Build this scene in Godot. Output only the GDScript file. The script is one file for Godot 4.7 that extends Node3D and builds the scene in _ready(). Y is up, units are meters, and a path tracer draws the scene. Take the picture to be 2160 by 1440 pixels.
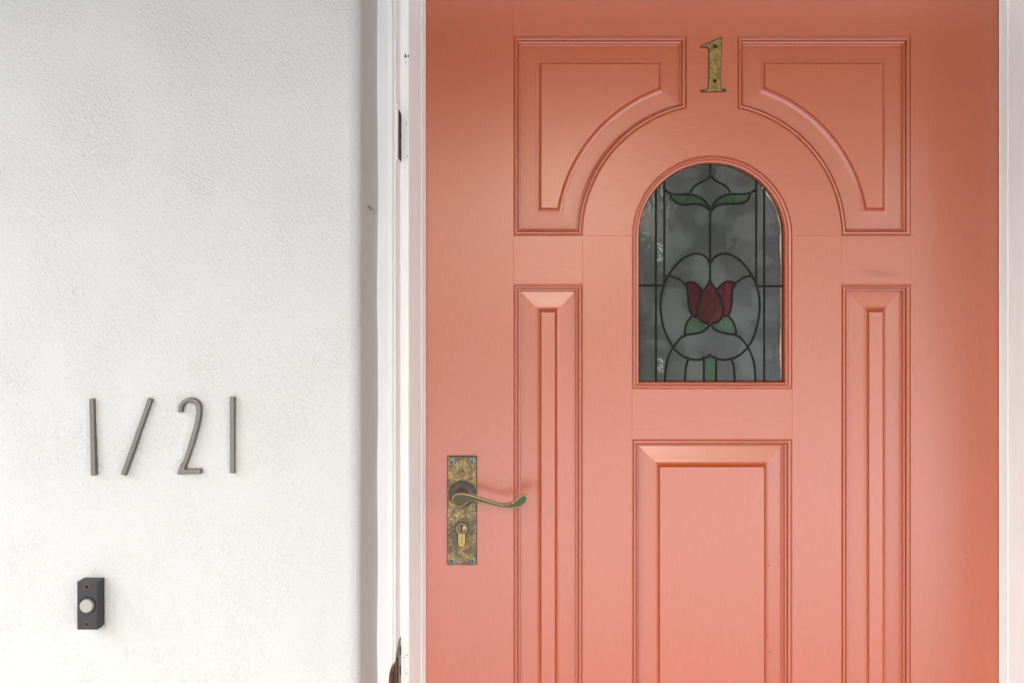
extends Node3D
# A coral front door with a leaded light, its white frame and the rendered wall beside it.
# Units are metres. The door's face is the plane z = 0; the wall stands 225 mm proud of it.

const S := 0.000677     # metres on the door's face per pixel of the photograph
const D := 1.25         # camera to the door's face
const YC := 1.45        # height of the camera
const VX := 1110.0      # where the optical axis meets the photograph
const VY := 700.0
const ZW := 0.225       # front of the rendered wall
const ZF := 0.112       # front of the door frame
const ZS := 0.075       # front of the frame's stop
const ZG := -0.011      # front of the leaded glass

var org := Vector3.ZERO # place of the thing being built
var M := {}
var used := {}

# ---------------------------------------------------------------- helpers
func Q(px: float, py: float, z := 0.0) -> Vector2:
	var k := S * (D - z) / D
	return Vector2((px - VX) * k, YC + (VY - py) * k)

func P(px: float, py: float, z := 0.0) -> Vector3:
	var q := Q(px, py, z)
	return Vector3(q.x, q.y, z)

class MB:
	var v := PackedVector3Array()
	var n := PackedVector3Array()
	var uv := PackedVector2Array()
	var c := PackedColorArray()
	var col := Color.WHITE
	var uv_org := Vector2.ZERO
	var uv_size := Vector2.ONE
	func put(p: Vector3, nn: Vector3) -> void:
		v.append(p); n.append(nn); c.append(col)
		uv.append(Vector2((p.x - uv_org.x) / uv_size.x, 1.0 - (p.y - uv_org.y) / uv_size.y))
	func tri(a: Vector3, b: Vector3, d: Vector3, na: Vector3, nb: Vector3, nd: Vector3) -> void:
		var g := (b - a).cross(d - a)
		if g.length_squared() < 1e-20:
			return
		if g.dot(na + nb + nd) > 0.0:
			put(a, na); put(d, nd); put(b, nb)
		else:
			put(a, na); put(b, nb); put(d, nd)
	func flat(a: Vector3, b: Vector3, d: Vector3, hint: Vector3) -> void:
		var g := (b - a).cross(d - a)
		if g.length_squared() < 1e-22:
			return
		g = g.normalized()
		if g.dot(hint) < 0.0:
			g = -g
		tri(a, b, d, g, g, g)
	func quad(a: Vector3, b: Vector3, d: Vector3, e: Vector3, hint: Vector3) -> void:
		flat(a, b, d, hint); flat(a, d, e, hint)
	func squad(a: Vector3, b: Vector3, d: Vector3, e: Vector3, na: Vector3, nb: Vector3, nd: Vector3, ne: Vector3) -> void:
		tri(a, b, d, na, nb, nd); tri(a, d, e, na, nd, ne)
	func mesh(o: Vector3) -> ArrayMesh:
		var m := ArrayMesh.new()
		var p := v.duplicate()
		for i in p.size():
			p[i] -= o
		var a := []
		a.resize(Mesh.ARRAY_MAX)
		a[Mesh.ARRAY_VERTEX] = p; a[Mesh.ARRAY_NORMAL] = n; a[Mesh.ARRAY_TEX_UV] = uv; a[Mesh.ARRAY_COLOR] = c
		m.add_surface_from_arrays(Mesh.PRIMITIVE_TRIANGLES, a)
		return m

func numbered(called: String) -> String:
	var k: int = used.get(called, 0)
	used[called] = k + 1
	return called if k == 0 else "%s_%03d" % [called, k]

func thing(called: String, label: String, category: String, at: Vector3, group := "") -> Node3D:
	var o := Node3D.new()
	o.name = numbered(called)
	add_child(o, true)
	o.position = at
	org = at
	o.set_meta("label", label); o.set_meta("category", category); o.set_meta("kind", "thing")
	if group:
		o.set_meta("group", group)
	return o

var part_counts := {}
func obj(called: String, mb: MB, m: Material, parent: Node3D) -> MeshInstance3D:
	return obj_mesh(called, mb.mesh(org), m, parent)

func obj_mesh(called: String, me: Mesh, m: Material, parent: Node3D) -> MeshInstance3D:
	var o := MeshInstance3D.new()
	var key := str(parent.get_instance_id()) + called
	var k: int = part_counts.get(key, 0)
	part_counts[key] = k + 1
	o.name = called if k == 0 else "%s_%03d" % [called, k]
	o.mesh = me
	o.material_override = m
	parent.add_child(o, true)
	return o

func struct_box(called: String, lo: Vector3, hi: Vector3, m: Material) -> void:
	org = Vector3((lo.x + hi.x) / 2, lo.y, (lo.z + hi.z) / 2)
	var mb := MB.new()
	box(mb, lo, hi)
	var o := obj(called, mb, m, self)
	o.position = org
	o.set_meta("kind", "structure")

func box(mb: MB, lo: Vector3, hi: Vector3) -> void:
	var a := Vector3(lo.x, lo.y, lo.z); var b := Vector3(hi.x, lo.y, lo.z); var c := Vector3(hi.x, hi.y, lo.z); var d := Vector3(lo.x, hi.y, lo.z)
	var e := Vector3(lo.x, lo.y, hi.z); var f := Vector3(hi.x, lo.y, hi.z); var g := Vector3(hi.x, hi.y, hi.z); var h := Vector3(lo.x, hi.y, hi.z)
	mb.quad(a, b, c, d, Vector3.FORWARD); mb.quad(e, f, g, h, Vector3.BACK)
	mb.quad(a, d, h, e, Vector3.LEFT); mb.quad(b, c, g, f, Vector3.RIGHT)
	mb.quad(a, b, f, e, Vector3.DOWN); mb.quad(d, c, g, h, Vector3.UP)

func ccw(poly: PackedVector2Array) -> PackedVector2Array:
	var out := PackedVector2Array()
	for i in poly.size():
		if poly[i].distance_to(poly[(i + 1) % poly.size()]) > 1e-6:
			out.append(poly[i])
	if Geometry2D.is_polygon_clockwise(out):
		out.reverse()
	return out

# inward edge normals of a counter-clockwise outline
func inward(p: PackedVector2Array) -> PackedVector2Array:
	var out := PackedVector2Array()
	for i in p.size():
		var e := (p[(i + 1) % p.size()] - p[i]).normalized()
		out.append(Vector2(-e.y, e.x))
	return out

func inset(p: PackedVector2Array, d: float) -> PackedVector2Array:
	var nn := inward(p)
	var out := PackedVector2Array()
	for i in p.size():
		var a := nn[(i - 1 + p.size()) % p.size()]
		var b := nn[i]
		out.append(p[i] + (a + b) / maxf(1.0 + a.dot(b), 0.35) * d)
	return out

# a plate of that outline from z0 to z1, its front edge rounded by bev
func plate(mb: MB, outline: PackedVector2Array, z0: float, z1: float, bev: float, segs := 3, cap := true, back := true, edge: MB = null) -> void:
	var p := ccw(outline)
	var eb: MB = edge if edge else mb
	var nn := inward(p)
	var count := p.size()
	var rings := [[p, z0, 0.0], [p, z1 - bev, 0.0]]
	for k in range(1, segs + 1):
		var t := PI / 2 * k / segs
		rings.append([inset(p, bev * (1.0 - cos(t))), z1 - bev + bev * sin(t), t])
	for r in rings.size() - 1:
		var a: PackedVector2Array = rings[r][0]
		var b: PackedVector2Array = rings[r + 1][0]
		for i in count:
			var j := (i + 1) % count
			var e := -nn[i]
			var before := -nn[(i - 1 + count) % count]
			var after := -nn[j]
			var ni := (e + before).normalized() if e.dot(before) > 0.75 else e
			var nj := (e + after).normalized() if e.dot(after) > 0.75 else e
			var t0: float = rings[r][2]; var t1: float = rings[r + 1][2]
			if segs == 1:
				t0 = (t0 + t1) / 2; t1 = t0
			eb.squad(Vector3(a[i].x, a[i].y, rings[r][1]), Vector3(a[j].x, a[j].y, rings[r][1]), Vector3(b[j].x, b[j].y, rings[r + 1][1]), Vector3(b[i].x, b[i].y, rings[r + 1][1]),
				Vector3(ni.x * cos(t0), ni.y * cos(t0), sin(t0)), Vector3(nj.x * cos(t0), nj.y * cos(t0), sin(t0)), Vector3(nj.x * cos(t1), nj.y * cos(t1), sin(t1)), Vector3(ni.x * cos(t1), ni.y * cos(t1), sin(t1)))
	if cap:
		face(mb, rings[-1][0], z1, Vector3.BACK)
	if back:
		face(mb, p, z0, Vector3.FORWARD)

func face(mb: MB, p: PackedVector2Array, z: float, hint: Vector3) -> void:
	var idx := Geometry2D.triangulate_polygon(p)
	for k in idx.size() / 3:
		var a := p[idx[k * 3]]; var b := p[idx[k * 3 + 1]]; var c := p[idx[k * 3 + 2]]
		mb.flat(Vector3(a.x, a.y, z), Vector3(b.x, b.y, z), Vector3(c.x, c.y, z), hint)

func rect(x0: float, y0: float, x1: float, y1: float) -> PackedVector2Array:
	return PackedVector2Array([Vector2(x0, y0), Vector2(x1, y0), Vector2(x1, y1), Vector2(x0, y1)])

func disc(at: Vector2, r: float, count := 28, ry := 0.0) -> PackedVector2Array:
	var out := PackedVector2Array()
	for i in count:
		out.append(at + Vector2(cos(TAU * i / count) * r, sin(TAU * i / count) * (ry if ry > 0 else r)))
	return out

# a solid of revolution about the z axis through at: profile of (radius, z)
func lathe(mb: MB, at: Vector2, profile: Array, count := 40) -> void:
	for k in profile.size() - 1:
		var a: Vector2 = profile[k]; var b: Vector2 = profile[k + 1]
		var t := (b - a).normalized()
		var ta: Vector2 = t if k == 0 else ((b - a).normalized() + (a - profile[k - 1]).normalized()).normalized()
		var tb: Vector2 = t if k == profile.size() - 2 else ((b - a).normalized() + (profile[k + 2] - b).normalized()).normalized()
		if ta.dot(t) < 0.8: ta = t
		if tb.dot(t) < 0.8: tb = t
		for i in count:
			var u := Vector2.from_angle(TAU * i / count); var w := Vector2.from_angle(TAU * (i + 1) / count)
			var f := func(dir: Vector2, q: Vector2) -> Vector3: return Vector3(at.x + dir.x * q.x, at.y + dir.y * q.x, q.y)
			var g := func(dir: Vector2, q: Vector2) -> Vector3: return Vector3(dir.x * q.y, dir.y * q.y, -q.x)
			mb.squad(f.call(u, a), f.call(w, a), f.call(w, b), f.call(u, b), g.call(u, ta), g.call(w, ta), g.call(w, tb), g.call(u, tb))

# strips between rings of equal count, flat across the profile
func rings_to(mb: MB, rings: Array) -> void:
	for r in rings.size() - 1:
		var a: PackedVector3Array = rings[r]; var b: PackedVector3Array = rings[r + 1]
		for i in a.size():
			var j := (i + 1) % a.size()
			mb.quad(a[i], a[j], b[j], b[i], Vector3(0, 0, 1))

func smooth_path(pts: PackedVector2Array, per := 6) -> PackedVector2Array:
	if pts.size() < 3:
		return pts
	var out := PackedVector2Array()
	for i in pts.size() - 1:
		var p0 := pts[maxi(i - 1, 0)]; var p3 := pts[mini(i + 2, pts.size() - 1)]
		for k in per:
			out.append(pts[i].cubic_interpolate(pts[i + 1], p0, p3, float(k) / per))
	out.append(pts[pts.size() - 1])
	return out

func vecs(flat: Array) -> PackedVector2Array:
	var out := PackedVector2Array()
	for i in flat.size() / 2:
		out.append(Vector2(flat[i * 2], flat[i * 2 + 1]))
	return out

# a half-round ribbon along a path of world points
func ribbon(mb: MB, path: PackedVector2Array, half: float, z: float, high: float) -> void:
	var secs := []
	for i in path.size():
		var t := (path[mini(i + 1, path.size() - 1)] - path[maxi(i - 1, 0)]).normalized()
		var s := Vector2(-t.y, t.x)
		var sec := []
		for k in 6:
			var a := PI * k / 5
			sec.append([Vector3(path[i].x + s.x * half * cos(a), path[i].y + s.y * half * cos(a), z + high * sin(a)), Vector3(s.x * cos(a), s.y * cos(a), sin(a))])
		secs.append(sec)
	for i in secs.size() - 1:
		for k in 5:
			mb.squad(secs[i][k][0], secs[i + 1][k][0], secs[i + 1][k + 1][0], secs[i][k + 1][0], secs[i][k][1], secs[i + 1][k][1], secs[i + 1][k + 1][1], secs[i][k + 1][1])

# an outline in x and z swept upright from y0 to y1
func upright(mb: MB, prof: PackedVector2Array, y0: float, y1: float, mirror := 0.0) -> void:
	var p := ccw(prof)
	var nn := inward(p)
	var X := func(q: Vector2, y: float) -> Vector3: return Vector3(2 * mirror - q.x if mirror != 0.0 else q.x, y, q.y)
	for i in p.size():
		var j := (i + 1) % p.size()
		var h := Vector3(-nn[i].x * (-1.0 if mirror != 0.0 else 1.0), 0, -nn[i].y)
		mb.quad(X.call(p[i], y0), X.call(p[j], y0), X.call(p[j], y1), X.call(p[i], y1), h)
	var idx := Geometry2D.triangulate_polygon(p)
	for k in idx.size() / 3:
		mb.flat(X.call(p[idx[k * 3]], y1), X.call(p[idx[k * 3 + 1]], y1), X.call(p[idx[k * 3 + 2]], y1), Vector3.UP)
		mb.flat(X.call(p[idx[k * 3]], y0), X.call(p[idx[k * 3 + 1]], y0), X.call(p[idx[k * 3 + 2]], y0), Vector3.DOWN)

# ---------------------------------------------------------------- materials
func lin(r: float, g: float, b: float, a := 1.0) -> Color:
	var c := Color(r, g, b).linear_to_srgb()
	c.a = a
	return c

func mat(color: Color, rough: float, metal := 0.0, spec := 0.5) -> StandardMaterial3D:
	var m := StandardMaterial3D.new()
	m.albedo_color = color; m.roughness = rough; m.metallic = metal; m.metallic_specular = spec
	return m

func noise(seed_: int, freq: float, oct := 3, kind := FastNoiseLite.TYPE_SIMPLEX_SMOOTH) -> FastNoiseLite:
	var n := FastNoiseLite.new()
	n.seed = seed_; n.frequency = freq; n.noise_type = kind
	n.fractal_type = FastNoiseLite.FRACTAL_FBM; n.fractal_octaves = oct
	return n

func ntex(n: FastNoiseLite, size := 512) -> ImageTexture:
	var im := n.get_seamless_image(size, size)
	return ImageTexture.create_from_image(im)

# a nearly white texture between two tones, multiplied onto a paint
func toned(n: FastNoiseLite, low: float, high: float) -> ImageTexture:
	var im := n.get_seamless_image(512, 512)
	im.convert(Image.FORMAT_RGB8)
	for y in 512:
		for x in 512:
			var k := lerpf(low, high, smoothstep(0.25, 0.75, im.get_pixel(x, y).r))
			im.set_pixel(x, y, Color(k, k, k))
	return ImageTexture.create_from_image(im)

func bumpy(m: StandardMaterial3D, t: Texture2D, cm: float, scale: Vector3) -> StandardMaterial3D:
	m.heightmap_enabled = true; m.heightmap_texture = t; m.heightmap_scale = cm
	m.uv1_triplanar = true; m.uv1_scale = scale
	return m

# tarnished brass of a lock plate: bright speckle, darker where the hand and the key rub dirt in
func brass_image(w: int, h: int, seed_: int, spots: Array, cover: float, bright: Color, dark: Color, grain: float) -> ImageTexture:
	var fine := noise(seed_, grain, 3)
	var wide := noise(seed_ + 1, grain * 0.13, 2)
	var im := Image.create(w, h, false, Image.FORMAT_RGBA8)
	for y in h:
		for x in w:
			var k := fine.get_noise_2d(x, y * 0.9) * 2.0 + wide.get_noise_2d(x, y) * 0.9 + cover
			for s in spots:
				var q := Vector2((x - s[0] * w) / (s[2] * w), (y - s[1] * h) / (s[3] * h))
				k -= s[4] * clampf(1.6 - 1.6 * q.length(), 0.0, 1.0)
			k = smoothstep(-0.3, 0.65, k)
			var tone := 1.0 + 0.25 * wide.get_noise_2d(x * 3.0, y * 3.0)
			var c := dark.lerp(bright, k)
			im.set_pixel(x, y, Color(c.r * tone, c.g * tone, c.b * tone))
	return ImageTexture.create_from_image(im)

func make_materials() -> void:
	var grain := ntex(noise(11, 0.11, 3), 1024)
	var peel := ntex(noise(12, 0.06, 3))
	var stipple := ntex(noise(13, 0.035, 3))
	var coral := lin(0.455, 0.078, 0.0165)
	M.coral_up = bumpy(mat(coral, 0.33, 0.0, 0.88), grain, 0.009, Vector3(6.0, 0.8, 6.0))
	M.coral_across = bumpy(mat(coral, 0.33, 0.0, 0.88), grain, 0.014, Vector3(0.8, 6.0, 6.0))
	M.coral = bumpy(mat(coral, 0.33, 0.0, 0.88), peel, 0.008, Vector3(14, 14, 14))
	var brushed := toned(noise(14, 0.08, 3), 0.975, 1.0)
	for m in [M.coral_up, M.coral_across, M.coral]:
		m.albedo_texture = brushed
		m.clearcoat_enabled = true; m.clearcoat = 0.95; m.clearcoat_roughness = 0.27
	M.frame = bumpy(mat(lin(0.90, 0.895, 0.885), 0.5, 0.0, 0.35), grain, 0.012, Vector3(5, 0.7, 5))
	M.frame.albedo_texture = toned(noise(15, 0.02, 5), 0.985, 1.0)
	M.render = bumpy(mat(lin(0.525, 0.519, 0.510), 0.85, 0.0, 0.3), stipple, 0.045, Vector3(31, 31, 31))
	M.wall_far = bumpy(mat(lin(0.525, 0.519, 0.510), 0.85, 0.0, 0.3), stipple, 0.14, Vector3(8, 8, 8))
	M.steel = bumpy(mat(lin(0.19, 0.176, 0.156), 0.36, 0.9), grain, 0.01, Vector3(60, 6, 60))
	M.black_plastic = bumpy(mat(lin(0.019, 0.019, 0.020), 0.5), peel, 0.01, Vector3(30, 30, 30))
	M.button = mat(lin(0.32, 0.30, 0.255), 0.45)
	M.rust = bumpy(mat(lin(0.10, 0.045, 0.022), 0.8), peel, 0.03, Vector3(60, 60, 60))
	M.copper = bumpy(mat(lin(0.17, 0.07, 0.045), 0.5, 0.3), peel, 0.02, Vector3(40, 40, 40))
	M.stain = mat(Color.WHITE, 0.6)
	M.stain.vertex_color_use_as_albedo = true
	M.dirt = mat(lin(0.26, 0.24, 0.22), 0.9)
	M.smear = mat(Color.WHITE, 0.8)
	M.smear.vertex_color_use_as_albedo = true
	M.smear.transparency = BaseMaterial3D.TRANSPARENCY_ALPHA
	M.hole = mat(lin(0.006, 0.005, 0.005), 0.9)
	M.lead = mat(lin(0.008, 0.009, 0.007), 0.5, 0.0, 0.3)
	M.solder = mat(lin(0.022, 0.022, 0.018), 0.42, 0.3)
	M.screw = mat(lin(0.22, 0.25, 0.24), 0.45, 0.7)
	M.tarnish = bumpy(mat(lin(0.085, 0.058, 0.036), 0.5, 0.6), peel, 0.01, Vector3(40, 40, 40))
	M.rose = bumpy(mat(lin(0.14, 0.132, 0.12), 0.42, 0.45), peel, 0.008, Vector3(40, 40, 40))
	M.lever = bumpy(mat(lin(0.075, 0.068, 0.036), 0.4, 0.75), peel, 0.01, Vector3(40, 40, 40))
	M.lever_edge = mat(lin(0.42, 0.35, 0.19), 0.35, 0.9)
	M.cylinder = mat(lin(0.28, 0.23, 0.14), 0.35, 0.85)
	M.gold = mat(lin(0.40, 0.28, 0.10), 0.4, 0.7)
	M.concrete = bumpy(mat(lin(0.42, 0.415, 0.41), 0.85), stipple, 0.1, Vector3(3, 3, 3))
	M.drive = bumpy(mat(lin(0.5, 0.49, 0.47), 0.85), stipple, 0.1, Vector3(3, 3, 3))
	M.lawn = bumpy(mat(lin(0.07, 0.10, 0.03), 0.95), stipple, 1.0, Vector3(2, 2, 2))
	M.ceiling = mat(lin(0.26, 0.165, 0.08), 0.7)
	M.brick_side = bumpy(mat(lin(0.42, 0.39, 0.36), 0.85), stipple, 0.2, Vector3(4, 4, 4))
	M.roof = mat(lin(0.12, 0.08, 0.06), 0.8)
	M.hall = mat(lin(0.45, 0.43, 0.40), 0.8)
	M.bark = bumpy(mat(lin(0.10, 0.075, 0.05), 0.9), stipple, 0.5, Vector3(3, 1, 3))
	M.leaf = mat(lin(0.06, 0.10, 0.025), 0.55)
	M.leaf.vertex_color_use_as_albedo = true
	M.leaf.albedo_color = Color.WHITE
	M.leaf.backlight_enabled = true
	M.leaf.backlight = lin(0.25, 0.35, 0.08)
	M.film = mat(lin(0.55, 0.55, 0.5), 0.7)
	M.putty = mat(lin(0.50, 0.46, 0.38), 0.8)
	var frost := noise(51, 0.011, 4)
	var fim := frost.get_seamless_image(512, 512)
	var speck := noise(52, 0.16, 2).get_seamless_image(512, 512)
	var rgb := Image.create(512, 512, false, Image.FORMAT_RGB8)
	for y in 512:
		for x in 512:
			var k := smoothstep(0.32, 0.72, fim.get_pixel(x, y).r)
			var v := lerpf(0.35, 0.46, k) * (0.86 + 0.28 * speck.get_pixel(x, y).r)
			rgb.set_pixel(x, y, Color(v, v * 1.01, v * 1.02))
	var frosted := ImageTexture.create_from_image(rgb)
	var glassy := func(c: Color, a: float) -> StandardMaterial3D:
		var m := mat(c, 0.12, 0.0, 0.58)
		m.transparency = BaseMaterial3D.TRANSPARENCY_ALPHA
		m.albedo_color.a = a
		m.albedo_texture = frosted
		m.heightmap_enabled = true; m.heightmap_texture = peel; m.heightmap_scale = 0.01
		m.uv1_triplanar = true; m.uv1_scale = Vector3(3.1, 3.1, 3.1)
		return m
	M.glass = glassy.call(lin(0.60, 0.63, 0.62), 0.74)
	M.glass_red = glassy.call(lin(0.46, 0.012, 0.03), 0.92)
	M.glass_red.metallic_specular = 0.42
	M.glass_green = glassy.call(lin(0.11, 0.38, 0.13), 0.9)

# ---------------------------------------------------------------- scene
func _ready() -> void:
	var cam := Camera3D.new()
	cam.name = "camera"
	cam.projection = Camera3D.PROJECTION_FRUSTUM
	cam.near = 0.05; cam.far = 300.0
	var f := D / S
	cam.size = 2.0 * cam.near * 720.0 / f
	cam.frustum_offset = Vector2((1080.0 - VX) / f, (VY - 720.0) / f) * cam.near
	cam.position = Vector3(0, YC, D)
	add_child(cam)
	cam.current = true

	var env := Environment.new()
	env.background_mode = Environment.BG_SKY
	var sky := ProceduralSkyMaterial.new()
	sky.sky_top_color = Color(0.70, 0.73, 0.78)
	sky.sky_horizon_color = Color(0.96, 0.945, 0.918)
	sky.sky_curve = 0.25
	sky.ground_bottom_color = Color(0.4, 0.4, 0.38)
	sky.ground_horizon_color = Color(0.8, 0.8, 0.8)
	sky.sky_energy_multiplier = 1.4
	env.sky = Sky.new()
	env.sky.sky_material = sky
	env.background_energy_multiplier = 1.0
	env.tonemap_mode = Environment.TONE_MAPPER_LINEAR
	env.tonemap_exposure = 5.9
	env.sdfgi_enabled = true; env.ssao_enabled = true; env.ssil_enabled = true
	var we := WorldEnvironment.new()
	we.name = "world_environment"
	we.environment = env
	add_child(we)

	var sun := DirectionalLight3D.new()
	sun.name = "sun"
	sun.light_energy = 0.21
	sun.light_color = Color(1.0, 0.96, 0.9)
	sun.light_angular_distance = 28.0
	sun.shadow_enabled = true
	sun.look_at_from_position(Vector3(-0.06, 0.29, 0.95) * 10.0, Vector3.ZERO)
	add_child(sun)

	make_materials()
	build_surroundings()
	build_wall()
	build_frame()
	build_door()
	build_numbers()
	build_bell()

func build_surroundings() -> void:
	struct_box("ground", Vector3(-60, -0.4, -60), Vector3(60, -0.06, 60), M.lawn)
	struct_box("porch_floor", Vector3(-6, -0.06, 0.1), Vector3(6.0, 0.0, 5.0), M.concrete)
	struct_box("driveway", Vector3(-12, -0.06, 5.0), Vector3(12, -0.02, 15.0), M.drive)
	struct_box("porch_ceiling", Vector3(-1.3, 2.26, 0.23), Vector3(2.6, 2.38, 2.8), M.ceiling)
	struct_box("roof", Vector3(-5.0, 2.7, -6.0), Vector3(4.0, 2.95, 0.35), M.roof)
	# the garden that the glass mirrors
	var rng := RandomNumberGenerator.new()
	rng.seed = 5
	var leaf := leaf_mesh()
	var spots := [[Vector3(2.2, -0.06, 9.5), 4.8, 1.0, "tall loose tree opposite the door"], [Vector3(-1.2, -0.06, 9.0), 5.0, 1.25, "broad tree on the left of the garden"], [Vector3(7.2, -0.06, 13.0), 6.0, 1.6, "tall tree at the far right of the garden"]]
	for s in spots:
		var t := thing("garden_tree", s[3], "tree", s[0], "trees in the front garden")
		var mb := MB.new()
		var h: float = s[1]
		var prev := Vector2.ZERO
		for k in 6:
			for i in 10:
				var a0 := Vector2.from_angle(TAU * i / 10); var a1 := Vector2.from_angle(TAU * (i + 1) / 10)
				var r0 := 0.16 * (1.0 - k * 0.13); var r1 := 0.16 * (1.0 - (k + 1) * 0.13)
				var b: Vector3 = s[0]
				mb.quad(b + Vector3(a0.x * r0, h * k / 7.0, a0.y * r0), b + Vector3(a1.x * r0, h * k / 7.0, a1.y * r0), b + Vector3(a1.x * r1, h * (k + 1) / 7.0, a1.y * r1), b + Vector3(a0.x * r1, h * (k + 1) / 7.0, a0.y * r1), Vector3(a0.x, 0, a0.y))
		obj("trunk", mb, M.bark, t)
		var blobs := []
		for k in 9:
			blobs.append([Vector3(rng.randf_range(-1, 1) * s[2] * 0.6, h * rng.randf_range(0.55, 0.95), rng.randf_range(-1, 1) * s[2] * 0.6), s[2] * rng.randf_range(0.35, 0.55)])
		leaves(t, "crown", leaf, blobs, 3600, rng, 1.2)
	var hd := thing("garden_hedge", "tall dense green hedge across the front of the garden", "hedge", Vector3(0.0, -0.06, 17.0))
	var hb := []
	for k in 120:
		if k % 40 > 21:
			continue
		hb.append([Vector3(-26.0 + (k % 40) * 1.32, 0.8 + (k / 40) * 1.1 + rng.randf_range(-0.3, 0.5), rng.randf_range(-0.5, 0.5)), 1.35])
	leaves(hd, "foliage", leaf, hb, 15000, rng, 2.5)
	var nh := thing("neighbour_house", "pale rendered house across the driveway with a dark tiled roof", "house", Vector3(10.0, -0.06, 18.0))
	var body := MB.new()
	box(body, Vector3(3.6, -0.06, 16.0), Vector3(18.0, 2.7, 22.0))
	obj("wall", body, M.wall_far, nh)
	body = MB.new()
	body.quad(Vector3(3.0, 2.7, 15.4), Vector3(18.6, 2.7, 15.4), Vector3(16, 3.9, 19), Vector3(6, 3.9, 19), Vector3(0, 1, -1))
	body.quad(Vector3(3.0, 2.7, 22.6), Vector3(18.6, 2.7, 22.6), Vector3(16, 3.9, 19), Vector3(6, 3.9, 19), Vector3(0, 1, 1))
	body.flat(Vector3(3.0, 2.7, 15.4), Vector3(3.0, 2.7, 22.6), Vector3(6, 3.9, 19), Vector3(-1, 1, 0))
	body.flat(Vector3(18.6, 2.7, 15.4), Vector3(18.6, 2.7, 22.6), Vector3(16, 3.9, 19), Vector3(1, 1, 0))
	obj("roof", body, M.roof, nh)
	for x in [4.6, 8.2, 12.0]:
		body = MB.new()
		box(body, Vector3(x, 0.9, 15.95), Vector3(x + 1.6, 2.1, 16.0))
		var wn := obj("window", body, M.lead, nh)
		body = MB.new()
		box(body, Vector3(x - 0.08, 0.8, 15.93), Vector3(x + 1.68, 0.9, 16.0)); box(body, Vector3(x - 0.08, 2.1, 15.93), Vector3(x + 1.68, 2.2, 16.0)); box(body, Vector3(x + 0.77, 0.9, 15.93), Vector3(x + 0.83, 2.1, 15.95))
		obj("frame", body, M.frame, wn)
	hd = thing("garden_hedge", "green boundary hedge along the left side of the garden", "hedge", Vector3(-9.0, -0.06, 4.0))
	hb = []
	for k in 54:
		hb.append([Vector3(rng.randf_range(-0.3, 0.3), 0.8 + (k / 18) * 1.3 + rng.randf_range(-0.2, 0.3), -5.0 + (k % 18) * 0.8), 0.95])
	leaves(hd, "foliage", leaf, hb, 14000, rng, 1.6)

func leaf_mesh() -> ArrayMesh:
	var mb := MB.new()
	var a := Vector3(0, -0.5, 0); var b := Vector3(0.28, 0, 0.06); var c := Vector3(0, 0.5, -0.05); var d := Vector3(-0.28, 0, 0.06)
	mb.flat(a, b, c, Vector3.BACK); mb.flat(a, c, d, Vector3.BACK)
	return mb.mesh(Vector3.ZERO)

func leaves(parent: Node3D, called: String, leaf: Mesh, blobs: Array, count: int, rng: RandomNumberGenerator, big := 1.0) -> void:
	var mm := MultiMesh.new()
	mm.transform_format = MultiMesh.TRANSFORM_3D
	mm.use_colors = true
	mm.mesh = leaf
	mm.instance_count = count
	for i in count:
		var b: Array = blobs[i % blobs.size()]
		var dir := Vector3(rng.randfn(), rng.randfn(), rng.randfn()).normalized()
		var at: Vector3 = b[0] + dir * float(b[1]) * pow(rng.randf(), 0.35)
		var q := Basis.from_euler(Vector3(rng.randf_range(-1.2, 1.2), rng.randf() * TAU, rng.randf() * TAU)).scaled(Vector3.ONE * rng.randf_range(0.12, 0.2) * big)
		mm.set_instance_transform(i, Transform3D(q, at))
		var k := rng.randf()
		mm.set_instance_color(i, Color(0.035 + 0.06 * k, 0.07 + 0.06 * k, 0.02 + 0.015 * k))
	var o := MultiMeshInstance3D.new()
	o.name = called
	o.multimesh = mm
	o.material_override = M.leaf
	o.set_meta("kind", "stuff")
	parent.add_child(o, true)

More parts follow.
